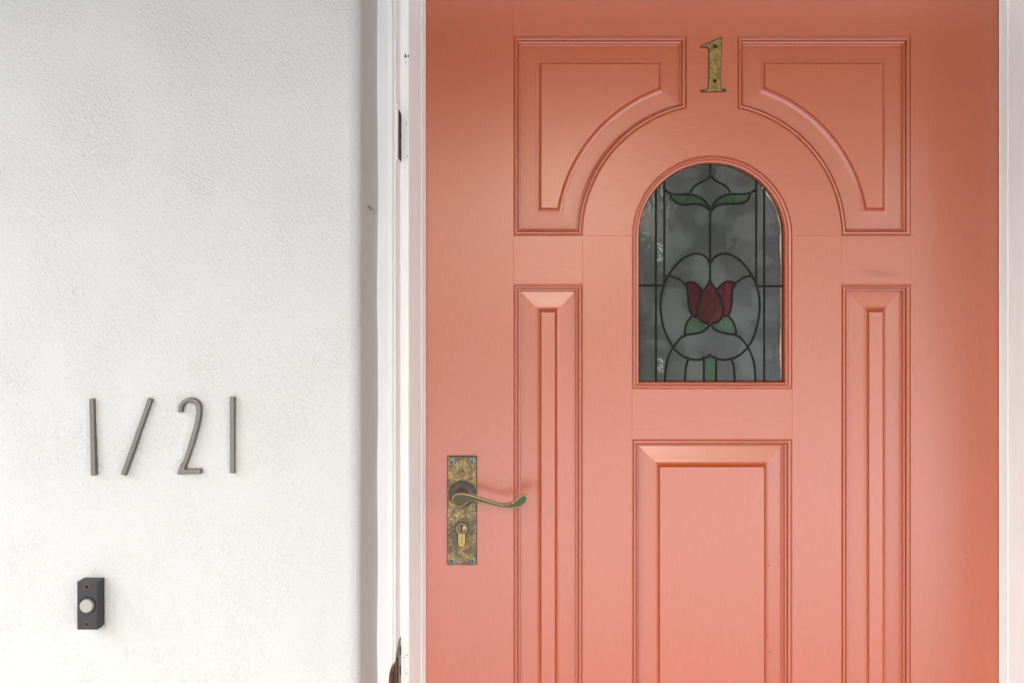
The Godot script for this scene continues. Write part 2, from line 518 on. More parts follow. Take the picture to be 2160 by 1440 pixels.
func build_wall() -> void:
	var t := thing("house_wall", "white roughcast rendered house wall with a rounded corner beside the door frame", "wall", Vector3(-0.8, 0, ZW))
	# the face by the door: a fine grid carried round the corner into the reveal
	var x_edge := Q(757, 0, ZW).x
	var r := 0.014
	var y0 := 0.80; var y1 := 2.08; var x0 := -0.80
	var step := 0.0012
	var prof := []  # x, z, nx, nz, roughness of the render
	var n_front := int((x_edge - r - x0) / step)
	for i in n_front:
		prof.append([x0 + (x_edge - r - x0) * i / n_front, ZW, 0.0, 1.0, 1.0])
	for i in 14:
		var a := PI / 2 * i / 14
		prof.append([x_edge - r + r * sin(a), ZW - r + r * cos(a), sin(a), cos(a), 1.0 - 0.75 * i / 14.0])
	var n_in := 46
	for i in n_in + 1:
		var k := float(i) / n_in
		prof.append([x_edge + 0.003 * k, ZW - r - (ZW - r - 0.098) * k, 1.0, 0.02, 0.22])
	var nu := prof.size()
	var nv := int((y1 - y0) / step)
	var grit := noise(21, 1.0, 2)
	var lump := noise(22, 1.0, 2)
	var slow := noise(23, 1.0, 2)
	var pos := PackedVector3Array(); pos.resize(nu * nv)
	var arc := 0.0
	var s_at := PackedFloat32Array(); s_at.resize(nu)
	for i in nu:
		if i > 0:
			arc += Vector2(prof[i][0] - prof[i - 1][0], prof[i][1] - prof[i - 1][1]).length()
		s_at[i] = arc
	for j in nv:
		var y := y0 + (y1 - y0) * j / (nv - 1)
		for i in nu:
			var p: Array = prof[i]
			var s := s_at[i]
			var g := grit.get_noise_2d(s * 370.0, y * 370.0)
			var l := lump.get_noise_2d(s * 90.0, y * 90.0)
			var w := slow.get_noise_2d(s * 5.0, y * 5.0)
			var h: float = (maxf(g, -0.3) * 0.00115 + l * 0.0002) * p[4] * (1.0 + 0.6 * slow.get_noise_2d(s * 9.0 + 40.0, y * 6.0)) + w * 0.0021 * (0.4 + 0.6 * p[4])
			pos[j * nu + i] = Vector3(p[0] + p[2] * h, y, p[1] + p[3] * h) - org
	var nor := PackedVector3Array(); nor.resize(nu * nv)
	for j in nv:
		for i in nu:
			var du := pos[j * nu + mini(i + 1, nu - 1)] - pos[j * nu + maxi(i - 1, 0)]
			var dv := pos[mini(j + 1, nv - 1) * nu + i] - pos[maxi(j - 1, 0) * nu + i]
			nor[j * nu + i] = du.cross(dv).normalized()
	var idx := PackedInt32Array(); idx.resize((nu - 1) * (nv - 1) * 6)
	var at := 0
	for j in nv - 1:
		for i in nu - 1:
			var a := j * nu + i
			idx[at] = a; idx[at + 1] = a + nu; idx[at + 2] = a + 1
			idx[at + 3] = a + 1; idx[at + 4] = a + nu; idx[at + 5] = a + nu + 1
			at += 6
	var arrays := []
	arrays.resize(Mesh.ARRAY_MAX)
	arrays[Mesh.ARRAY_VERTEX] = pos; arrays[Mesh.ARRAY_NORMAL] = nor; arrays[Mesh.ARRAY_INDEX] = idx
	var me := ArrayMesh.new()
	me.add_surface_from_arrays(Mesh.PRIMITIVE_TRIANGLES, arrays)
	obj_mesh("rendered_face", me, M.render, t)
	# the rest of the wall, which the frame of the picture cuts off
	var zb := -0.06
	var core := MB.new()
	box(core, Vector3(x0, y0, zb), Vector3(x_edge - 0.004, y1, ZW - 0.004))
	obj("wall_core", core, M.wall_far, t)
	var xr := 0.5314 + 0.1929
	var xi := x_edge + 0.001
	for b in [[Vector3(-5.0, 0, zb), Vector3(x0, 2.7, ZW)], [Vector3(x0, 0, zb), Vector3(xi, y0, ZW)], [Vector3(x0, y1, zb), Vector3(xi, 2.7, ZW)], [Vector3(xr, 0, zb), Vector3(3.2, 2.7, ZW)], [Vector3(xi, 1.954, 0.1), Vector3(xr, 2.7, ZW)], [Vector3(xi, 1.99, zb), Vector3(xr, 2.7, 0.0985)]]:
		var mb := MB.new()
		box(mb, b[0], b[1])
		obj("wall_section", mb, M.wall_far, t)
	for c in [[768, 436, 3], [774, 440, 4], [781, 443, 2], [787, 446, 2], [783, 450, 3], [790, 441, 1.5]]:
		var mb := MB.new()
		var zc: float = lerpf(ZW - 0.02, 0.105, (c[0] - 757.0) / 40.0)
		var yc := Q(0, c[1], zc).y
		var xc := x_edge + 0.0035
		var fan := 9
		for i in fan:
			var a := TAU * i / fan; var b := TAU * (i + 1) / fan
			mb.tri(Vector3(xc, yc, zc), Vector3(xc - 0.0008, yc + sin(a) * c[2] * 0.0006, zc + cos(a) * c[2] * 0.0016), Vector3(xc - 0.0008, yc + sin(b) * c[2] * 0.0006, zc + cos(b) * c[2] * 0.0016), Vector3.RIGHT, Vector3.RIGHT, Vector3.RIGHT)
		obj("dirt_mark", mb, M.dirt, t)
	# a side wall closes the porch on the right
	var sw := thing("porch_side_wall", "brick side wall closing the right end of the porch", "wall", Vector3(2.85, 0, 1.2))
	var sb := MB.new()
	box(sb, Vector3(2.75, 0, ZW), Vector3(2.95, 2.52, 2.3))
	obj("wall_body", sb, M.brick_side, sw)
	# the hall behind the door
	struct_box("hall_floor", Vector3(-0.7, -0.06, -4.0), Vector3(1.2, -0.005, -0.06), M.hall)
	struct_box("hall_ceiling", Vector3(-0.7, 2.5, -4.0), Vector3(1.2, 2.6, -0.06), M.hall)
	struct_box("hall_wall_left", Vector3(-0.8, -0.06, -4.0), Vector3(-0.7, 2.6, -0.06), M.hall)
	struct_box("hall_wall_right", Vector3(1.2, -0.06, -4.0), Vector3(1.3, 2.6, -0.06), M.hall)
	struct_box("hall_wall_back", Vector3(-0.8, -0.06, -4.1), Vector3(1.3, 2.6, -4.0), M.hall)

func build_frame() -> void:
	var t := thing("door_frame", "white painted timber door frame with old hinge cut-outs around the coral door", "door frame", Vector3(0.2657, 0, 0.05))
	var prof := PackedVector2Array([
		Vector2(-0.215, -0.06), Vector2(-0.215, ZF), Vector2(-0.1800, ZF), Vector2(-0.1775, ZF - 0.0006), Vector2(-0.1752, ZF - 0.0022), Vector2(-0.1735, ZF - 0.0042),
		Vector2(-0.1733, ZF - 0.0022), Vector2(-0.1726, ZF - 0.0010), Vector2(-0.1714, ZF - 0.0008), Vector2(-0.1706, ZF - 0.0012), Vector2(-0.1701, ZF - 0.002),
		Vector2(-0.1686, ZS), Vector2(-0.1588, ZS), Vector2(-0.1580, ZS - 0.0006), Vector2(-0.1577, ZS - 0.0014), Vector2(-0.1478, 0.0185), Vector2(-0.1474, 0.0180), Vector2(-0.1469, 0.0176), Vector2(-0.1466, 0.0165),
		Vector2(-0.1443, 0.0035), Vector2(-0.1436, 0.0025), Vector2(-0.1436, 0.0012), Vector2(-0.158, 0.0012), Vector2(-0.158, -0.06)])
	var mb := MB.new()
	upright(mb, prof, 0.0, 1.992)
	obj("jamb", mb, M.frame, t)
	mb = MB.new()
	upright(mb, prof, 0.0, 1.992, 0.2657)
	obj("jamb", mb, M.frame, t)
	mb = MB.new()
	box(mb, Vector3(-0.1725, 1.952, -0.06), Vector3(0.7039, 1.995, ZF - 0.003))
	var stop_ := PackedVector2Array([Vector2(1.9243, 0.0014), Vector2(1.9380, ZS - 0.001), Vector2(1.953, ZS - 0.001), Vector2(1.953, 0.0014)])
	for i in 4:
		var p := stop_[i]; var q := stop_[(i + 1) % 4]
		mb.quad(Vector3(-0.1575, p.x, p.y), Vector3(0.6889, p.x, p.y), Vector3(0.6889, q.x, q.y), Vector3(-0.1575, q.x, q.y), Vector3(0, (p.x + q.x) / 2 - 1.943, (p.y + q.y) / 2 - 0.035))
	obj("head", mb, M.frame, t)
	# upper hinge leaf let into the rebate
	var y_top := Q(0, 226, 0.093).y; var y_bot := Q(0, 342, 0.093).y
	mb = MB.new()
	box(mb, Vector3(-0.1706, y_bot, 0.0795), Vector3(-0.1683, y_top, 0.1085))
	var lf := obj("hinge_leaf", mb, M.frame, t)
	mb = MB.new()
	box(mb, Vector3(-0.1690, y_bot + 0.004, 0.0768), Vector3(-0.1674, y_top - 0.005, 0.0990))
	obj("rusty_recess", mb, M.rust, lf)
	for k in 3:
		mb = MB.new()
		box(mb, Vector3(-0.1680, y_bot + 0.011 + k * 0.022, 0.084), Vector3(-0.1668, y_bot + 0.018 + k * 0.022, 0.092))
		obj("screw", mb, M.hole, lf)
	# lower hinge: bare leaf in the rebate and a rusty rounded cut in the frame's face
	var yl := Q(0, 1352, 0.095).y
	mb = MB.new()
	var side := PackedVector2Array([Vector2(0.0785, yl - 0.1), Vector2(0.1085, yl - 0.1), Vector2(0.1085, yl - 0.014), Vector2(0.085, yl), Vector2(0.0785, yl)])
	for pair in [[-0.1690, -0.1676]]:
		var i0: float = pair[0]; var i1: float = pair[1]
		for i in side.size():
			var q := side[i]; var w := side[(i + 1) % side.size()]
			mb.quad(Vector3(i0, q.y, q.x), Vector3(i0, w.y, w.x), Vector3(i1, w.y, w.x), Vector3(i1, q.y, q.x), Vector3(0, q.y + w.y - 2 * (yl - 0.05), q.x + w.x - 0.187))
		var tr := Geometry2D.triangulate_polygon(side)
		for k in tr.size() / 3:
			var a := side[tr[k * 3]]; var b := side[tr[k * 3 + 1]]; var c := side[tr[k * 3 + 2]]
			mb.flat(Vector3(i1, a.y, a.x), Vector3(i1, b.y, b.x), Vector3(i1, c.y, c.x), Vector3.RIGHT)
	lf = obj("hinge_leaf", mb, M.screw, t)
	for k in 3:
		mb = MB.new()
		box(mb, Vector3(-0.1680, yl - 0.022 - k * 0.026, 0.082), Vector3(-0.1671, yl - 0.010 - k * 0.026, 0.090))
		obj("screw", mb, M.hole, lf)
	var cut := PackedVector2Array()
	for q in smooth_path(vecs([838.5, 1500, 838.5, 1396, 836, 1393, 829, 1402, 823, 1414, 820.5, 1428, 820, 1450, 820, 1500]), 4):
		cut.append(Q(q.x, q.y, ZF))
	mb = MB.new()
	var mb2 := MB.new()
	plate(mb, cut, ZF - 0.006, ZF + 0.0008, 0.0006, 1, true, false, mb2)
	var cp := obj("rusty_knuckle", mb, M.copper, t)
	obj("dark_edge", mb2, M.hole, cp)
	mb = MB.new()
	for k in 2:
		ribbon(mb, PackedVector2Array([Q(828 + k * 5, 1415 - k * 10, ZF), Q(828 + k * 5, 1500, ZF)]), 0.0016, ZF + 0.0006, 0.0014)
	obj("pin", mb, M.tarnish, cp)
	# chips and dirt in the paint of the stop
	var rng := RandomNumberGenerator.new()
	rng.seed = 9
	for c in [[855, 119, 2.2, 3.6], [854.5, 114.5, 1.3, 1.6], [861, 118, 1.6, 3.6], [856, 132, 0.9, 2], [857, 258, 0.8, 1.4], [857, 262, 1.1, 1.4], [858.5, 330, 0.8, 2.2], [853, 1387, 1.3, 1.2], [858, 1381, 1.0, 2.0], [857, 1420, 1.2, 1.3]]:
		mb = MB.new()
		var out := PackedVector2Array()
		for i in 9:
			var a := TAU * i / 9
			out.append(Q(c[0] + cos(a) * c[2] * rng.randf_range(0.6, 1.2), c[1] + sin(a) * c[3] * rng.randf_range(0.6, 1.2), ZS))
		plate(mb, out, ZS - 0.0005, ZS + 0.00025, 0.0001, 1, true, false)
		obj("paint_chip", mb, M.hole, t)

# ---------------------------------------------------------------- the door
const PANEL := [[0.0, -0.0004], [0.0004, -0.0020], [0.0013, -0.0022], [0.0020, -0.0006], [0.0030, 0.0006], [0.0044, 0.0008], [0.0056, 0.0001], [0.0063, -0.0022], [0.0066, -0.0046], [0.0075, -0.0048], [0.0079, -0.0030], [0.0090, -0.0033], [0.0096, -0.0050], [0.0099, -0.0088], [0.0108, -0.0092],
	[0.0180, -0.0085], [0.0250, -0.0079], [0.0305, -0.0075], [0.0335, -0.0071], [0.0357, -0.0063], [0.0374, -0.0052], [0.0386, -0.0039], [0.0393, -0.0026], [0.0397, -0.0014], [0.0401, -0.0005]]

func arch_ring(d: float, sgn: float) -> PackedVector2Array:
	var c := Q(1502.5, 497); var R := 273.0 * S + d
	var xl := Q(1083, 0).x + d - c.x; var xr := Q(1449, 0).x - d - c.x
	var yt := Q(0, 76).y - d - c.y; var yb := d
	var a0 := atan2(sqrt(R * R - xr * xr), xr); var a1 := atan2(yb, -sqrt(R * R - yb * yb))
	var out := PackedVector2Array([Vector2(xl, yb), Vector2(xl, yt), Vector2(xr, yt)])
	for i in 41:
		out.append(Vector2.from_angle(lerpf(a0, a1, i / 40.0)) * R)
	for i in out.size():
		out[i] = Vector2(out[i].x * sgn, out[i].y) + c
	return out

func rect_ring(d: float, r: PackedVector2Array) -> PackedVector2Array:
	return rect(r[0].x + d, r[0].y + d, r[2].x - d, r[2].y - d)

func glass_ring(d: float) -> PackedVector2Array:
	var c := Q(1502.5, 497); var R := 169.0 * S - d
	var yb := Q(0, 820).y + d
	var out := PackedVector2Array([Vector2(c.x - R, yb), Vector2(c.x + R, yb)])
	for i in 49:
		out.append(c + Vector2.from_angle(PI * i / 48.0) * R)
	return out

func lift(p: PackedVector2Array, z: float) -> PackedVector3Array:
	var out := PackedVector3Array()
	for q in p:
		out.append(Vector3(q.x, q.y, z))
	return out

func panel(parent: Node3D, ring: Callable, m: Material, deeper := 0.0) -> void:
	var rr := []
	for k in PANEL:
		var more := deeper * clampf(1.0 - (k[0] - 0.0108) / 0.0227, 0.0, 1.0) if k[0] > 0.0098 else 0.0
		rr.append(lift(ring.call(k[0]), k[1] - more))
	var mb := MB.new()
	rings_to(mb, rr.slice(0, 15))
	var field := MB.new()
	rings_to(field, rr.slice(14))
	face(field, ccw(ring.call(0.0401)), -0.0005, Vector3.BACK)
	face(field, ccw(ring.call(0.0)), -0.03, Vector3.FORWARD)
	var o := obj("panel", field, m, parent)
	obj("moulding", mb, M.coral, o)

func build_door() -> void:
	var t := thing("front_door", "coral pink panelled front door with an arched leaded tulip window", "door", Vector3(0.2657, 0.0, -0.02))
	var top := 1.945; var bot := 0.012; var foot := 0.25
	var xs := {}
	for k in [1083, 1229.5, 1333.5, 1449, 1556, 1671.5, 1775.5, 1922]:
		xs[k] = Q(k, 0).x
	var y76 := Q(0, 76).y; var y497 := Q(0, 497).y; var y599 := Q(0, 599).y; var y820 := Q(0, 820).y; var y926 := Q(0, 926).y
	var slab := func(called: String, p: PackedVector2Array, m: Material) -> void:
		var mb := MB.new()
		plate(mb, p, -0.042, 0.0, 0.00025, 1)
		obj(called, mb, m, t)
	slab.call("stile", rect(-0.155, bot, xs[1083], top), M.coral_up)
	slab.call("stile", rect(xs[1922], bot, 0.6864, top), M.coral_up)
	slab.call("top_rail", rect(xs[1083], y76, xs[1922], top), M.coral_across)
	slab.call("bottom_rail", rect(xs[1083], bot, xs[1922], foot), M.coral_across)
	slab.call("muntin", rect(xs[1229.5], foot, xs[1333.5], y497), M.coral_up)
	slab.call("muntin", rect(xs[1671.5], foot, xs[1775.5], y497), M.coral_up)
	slab.call("short_rail", rect(xs[1083], y599, xs[1229.5], y497), M.coral_across)
	slab.call("short_rail", rect(xs[1775.5], y599, xs[1922], y497), M.coral_across)
	slab.call("middle_rail", rect(xs[1333.5], y926, xs[1671.5], y820), M.coral_across)
	var la := arch_ring(0.0, 1.0); var ra := arch_ring(0.0, -1.0); var gl := glass_ring(0.0)
	var p := PackedVector2Array()
	for i in range(la.size() - 1, 1, -1): p.append(la[i])
	for i in range(2, ra.size()): p.append(ra[i])
	for i in range(2, gl.size()): p.append(gl[i])
	slab.call("arched_rail", p, M.coral_across)
	panel(t, func(d: float) -> PackedVector2Array: return arch_ring(d, 1.0), M.coral_up, -0.001)
	panel(t, func(d: float) -> PackedVector2Array: return arch_ring(d, -1.0), M.coral_up, -0.001)
	for r in [rect(xs[1083], foot, xs[1229.5], y599), rect(xs[1775.5], foot, xs[1922], y599), rect(xs[1333.5], foot, xs[1671.5], y926)]:
		panel(t, func(d: float) -> PackedVector2Array: return rect_ring(d, r), M.coral_up, 0.0016 if r[0].x == xs[1333.5] else 0.0)
	# moulding round the glass
	var rr := []
	for k in [[0.0, -0.0004], [0.0004, -0.0016], [0.0009, -0.0016], [0.0013, 0.0002], [0.0024, 0.0014], [0.0040, 0.0017], [0.0052, 0.0010], [0.0060, -0.0004], [0.0064, -0.0014], [0.0072, -0.0014], [0.0078, -0.0010], [0.0090, -0.0014], [0.0098, -0.0030], [0.0102, -0.0118], [0.0102, -0.04]]:
		rr.append(lift(glass_ring(k[0]), k[1]))
	var mb := MB.new()
	rings_to(mb, rr)
	obj("glazing_bead", mb, M.coral, t)
	var rng := RandomNumberGenerator.new()
	rng.seed = 17
	for c in [[1627, 1195, 1.4], [1641, 1203, 1.1], [1628, 1378, 1.8], [1622, 1346, 1.3], [1690, 1325, 1.2], [2038, 1165, 1.8], [1372, 1147, 1.0], [1303, 771, 1.2], [1483, 1412, 1.0]]:
		mb = MB.new()
		var out := PackedVector2Array()
		for i in 8:
			var a := TAU * i / 8
			out.append(Q(c[0] + cos(a) * c[2] * rng.randf_range(0.4, 1.0), c[1] + sin(a) * c[2] * rng.randf_range(0.35, 0.7)))
		var zc := -0.0062 if c[0] > 1611 and c[0] < 1650 else (-0.0066 if c[0] == 1372 else 0.0)
		plate(mb, out, zc - 0.001, zc + 0.0005, 0.0001, 1, true, false)
		obj("paint_chip", mb, M.rust, t)
	mb = MB.new()
	for c in [[1858, 577, 52, 13, 0.09], [1835, 574, 30, 11, 0.07], [1880, 579, 34, 8, 0.06]]:
		var mid := Q(c[0], c[1])
		for i in 28:
			var u := Vector2.from_angle(TAU * i / 28); var v := Vector2.from_angle(TAU * (i + 1) / 28)
			var zz: float = 0.0003 + c[4] * 0.001
			mb.col = Color(0.16, 0.10, 0.075, c[4]); mb.put(Vector3(mid.x, mid.y, zz), Vector3.BACK)
			mb.col = Color(0.16, 0.10, 0.075, 0.0)
			mb.put(Vector3(mid.x + v.x * c[2] * S, mid.y + v.y * c[3] * S, zz), Vector3.BACK); mb.put(Vector3(mid.x + u.x * c[2] * S, mid.y + u.y * c[3] * S, zz), Vector3.BACK)
	obj("grey_scuff", mb, M.smear, t)
	build_glass(t)
	build_lock(t)
	build_door_number(t)

func build_glass(door: Node3D) -> void:
	var Z := func(x: float, y: float) -> Vector2: return Q(1300.0 + x / 2.7175, 310.0 + y / 2.7175, ZG)
	# leads, drawn on an enlargement of the window
	var leads := [
		[228, 180, 228, 1400], [276, 120, 276, 785], [803, 120, 803, 790], [849, 180, 849, 1400],
		[539, 60, 539, 166],
		[276, 240, 300, 262, 340, 272, 400, 270, 440, 275, 490, 295, 525, 330, 541, 358],
		[803, 240, 780, 258, 740, 270, 680, 270, 630, 275, 590, 295, 557, 330, 541, 358],
		[539, 160, 522, 184, 482, 205, 450, 225, 432, 248, 425, 270], [539, 160, 558, 184, 598, 208, 630, 228, 648, 248, 656, 270],
		[312, 268, 322, 298, 350, 322, 400, 330, 450, 326, 500, 335, 541, 368],
		[770, 266, 760, 295, 735, 318, 690, 326, 640, 325, 585, 335, 541, 368],
		[540, 355, 539, 560, 539, 775],
		[539, 672, 525, 642, 500, 620, 460, 611, 420, 620, 370, 650, 320, 706, 285, 766, 262, 840, 255, 910, 262, 990, 285, 1070, 328, 1148, 370, 1190, 420, 1214, 470, 1219, 510, 1209, 541, 1194],
		[539, 672, 560, 637, 590, 617, 625, 611, 670, 622, 720, 660, 765, 715, 800, 780, 820, 860, 823, 930, 812, 1010, 790, 1085, 755, 1147, 710, 1190, 660, 1214, 610, 1219, 570, 1210, 537, 1194],
		[100, 794, 276, 794], [808, 798, 980, 798],
		[298, 737, 340, 748, 375, 768, 400, 796, 411, 830, 413, 880, 420, 930, 440, 965, 470, 976],
		[778, 737, 735, 746, 705, 765, 680, 792, 665, 830, 664, 880, 658, 930, 640, 963, 608, 974],
		[392, 786, 420, 774, 450, 779, 475, 800, 500, 830], [688, 780, 650, 771, 620, 777, 595, 798, 576, 826],
		[539, 762, 525, 790, 498, 830, 475, 885, 465, 930, 470, 970, 492, 1000, 542, 1016],
		[539, 762, 553, 790, 578, 826, 600, 872, 613, 925, 608, 970, 585, 1000, 537, 1016],
		[440, 964, 410, 1000, 396, 1040, 393, 1082], [640, 964, 668, 1000, 684, 1036, 688, 1080],
		[539, 1012, 520, 1040, 490, 1060, 440, 1072, 393, 1079, 360, 1105, 328, 1148, 300, 1200, 285, 1270, 277, 1400],
		[539, 1012, 560, 1040, 590, 1058, 640, 1070, 688, 1077, 722, 1102, 755, 1148, 780, 1200, 795, 1270, 802, 1400],
		[417, 1212, 400, 1265, 392, 1400], [658, 1212, 675, 1265, 684, 1400], [503, 1208, 503, 1400], [573, 1208, 573, 1400]]
	var edge := PackedVector2Array()
	var c := Vector2(538.5, 508); var R := 407.0
	edge.append(Vector2(c.x - R, 1340)); 
	for i in 61:
		edge.append(c + Vector2(-cos(PI * i / 60.0), -sin(PI * i / 60.0)) * R)
	edge.append(Vector2(c.x + R, 1340))
	var panel_ := Node3D.new()
	panel_.name = "leaded_window"
	door.add_child(panel_, true)
	var pieces := [edge]
	var paths := []
	for l in leads:
		var path := smooth_path(vecs(l), 5)
		paths.append(path)
		for strip in Geometry2D.offset_polyline(path, 2.6, Geometry2D.JOIN_ROUND, Geometry2D.END_BUTT):
			var next := []
			for q in pieces:
				next.append_array(Geometry2D.clip_polygons(q, strip))
			pieces = next
	var reds := [Vector2(445, 880), Vector2(540, 920), Vector2(630, 880)]
	var greens := [Vector2(430, 302), Vector2(650, 300), Vector2(450, 1030), Vector2(630, 1030), Vector2(538, 1270)]
	for q in pieces:
		if q.size() < 3 or Geometry2D.is_polygon_clockwise(q) != Geometry2D.is_polygon_clockwise(edge):
			continue
		var area := 0.0
		for i in q.size():
			area += q[i].cross(q[(i + 1) % q.size()]) / 2
		if absf(area) < 60.0:
			continue
		var m: Material = M.glass
		for s in reds:
			if Geometry2D.is_point_in_polygon(s, q): m = M.glass_red
		for s in greens:
			if Geometry2D.is_point_in_polygon(s, q): m = M.glass_green
		var w := PackedVector2Array()
		for v in q:
			w.append(Z.call(v.x, v.y))
		var mb := MB.new()
		face(mb, ccw(w), ZG, Vector3.BACK)
		obj("glass_piece", mb, m, panel_)
	var n := 0
	for path in paths:
		for run in Geometry2D.intersect_polyline_with_polygon(path, Geometry2D.offset_polygon(edge, 6.0)[0]):
			var w := PackedVector2Array()
			for v in run:
				w.append(Z.call(v.x, v.y))
			var mb := MB.new()
			ribbon(mb, w, 0.00155, ZG - 0.0002, 0.0018 + 0.00003 * n)
			obj("lead", mb, M.lead, panel_)
		# a blob of solder where this lead meets the next
		for q in [path[0], path[path.size() - 1]]:
			if Geometry2D.is_point_in_polygon(q, edge):
				var mb := MB.new()
				lathe(mb, Z.call(q.x, q.y), [Vector2(0.0025, ZG), Vector2(0.0022, ZG + 0.0014), Vector2(0.0013, ZG + 0.0024 + 0.00002 * n), Vector2(0, ZG + 0.0028 + 0.00002 * n)], 14)
				obj("solder_joint", mb, M.solder, panel_)
		n += 1
	# scraps of frosted film and the ragged paint edge
	var rng := RandomNumberGenerator.new()
	rng.seed = 3
	for spot in [[250, 545, 26, 105], [258, 1215, 30, 75]]:
		var mb := MB.new()
		for k in 16:
			var o := Vector2(spot[0] + rng.randf_range(-0.5, 0.5) * spot[2], spot[1] + rng.randf() * spot[3])
			var path := PackedVector2Array()
			var a := rng.randf() * TAU
			var r := rng.randf_range(4, 8)
			for i in 7:
				path.append(Z.call(o.x + cos(a + i * 0.7) * r, o.y + sin(a + i * 0.7) * r))
			ribbon(mb, path, 0.00028, ZG, 0.0002)
		obj("film_scrap", mb, M.film, panel_)
	var rag := MB.new()
	var prev := Vector2.ZERO; var prev_in := Vector2.ZERO
	for i in 90:
		var k := i / 89.0
		var outer: Vector2; var dir: Vector2
		if k < 0.45:
			var a := lerpf(0.75, 0.0, k / 0.45)
			outer = c + Vector2(cos(a), -sin(a)) * R; dir = Vector2(-cos(a), sin(a))
		else:
			outer = Vector2(c.x + R, lerpf(508, 1338, (k - 0.45) / 0.55)); dir = Vector2(-1, 0)
		var wide := maxf(0.4, 2.5 + 5.0 * sin(k * 9.0) * sin(k * 23.0) + rng.randf_range(-1.5, 2.0))
		var inner := outer + dir * wide
		var a3: Vector2 = Z.call(outer.x + 2, outer.y); var b3: Vector2 = Z.call(inner.x, inner.y)
		if i > 0:
			rag.quad(Vector3(prev.x, prev.y, ZG + 0.0003), Vector3(a3.x, a3.y, ZG + 0.0003), Vector3(b3.x, b3.y, ZG + 0.0003), Vector3(prev_in.x, prev_in.y, ZG + 0.0003), Vector3.BACK)
		prev = a3; prev_in = b3
	obj("putty_edge", rag, M.putty, panel_)

func cross_head(parent: Node3D, at: Vector2, z: float, r: float, turn: float) -> void:
	var mb := MB.new()
	lathe(mb, at, [Vector2(r, z - 0.001), Vector2(r, z), Vector2(r * 0.85, z + 0.0005), Vector2(0, z + 0.0007)], 20)
	var o := obj("screw", mb, M.screw, parent)
	mb = MB.new()
	for k in 2:
		var d := Vector2.from_angle(turn + k * PI / 2)
		var s := Vector2(-d.y, d.x)
		plate(mb, PackedVector2Array([at - d * r * 0.62 - s * r * 0.13, at + d * r * 0.62 - s * r * 0.13, at + d * r * 0.62 + s * r * 0.13, at - d * r * 0.62 + s * r * 0.13]), z, z + 0.00075 + k * 0.0001, 0.0001, 1, true, false)
	# the slot belongs to the screw head
	o.mesh = joined_two(o.mesh, M.screw, mb.mesh(org), M.hole)
	o.material_override = null

func joined_two(a: Mesh, ma: Material, b: Mesh, mb: Material) -> ArrayMesh:
	var out := ArrayMesh.new()
	out.add_surface_from_arrays(Mesh.PRIMITIVE_TRIANGLES, a.surface_get_arrays(0))
	out.add_surface_from_arrays(Mesh.PRIMITIVE_TRIANGLES, b.surface_get_arrays(0))
	out.surface_set_material(0, ma); out.surface_set_material(1, mb)
	return out

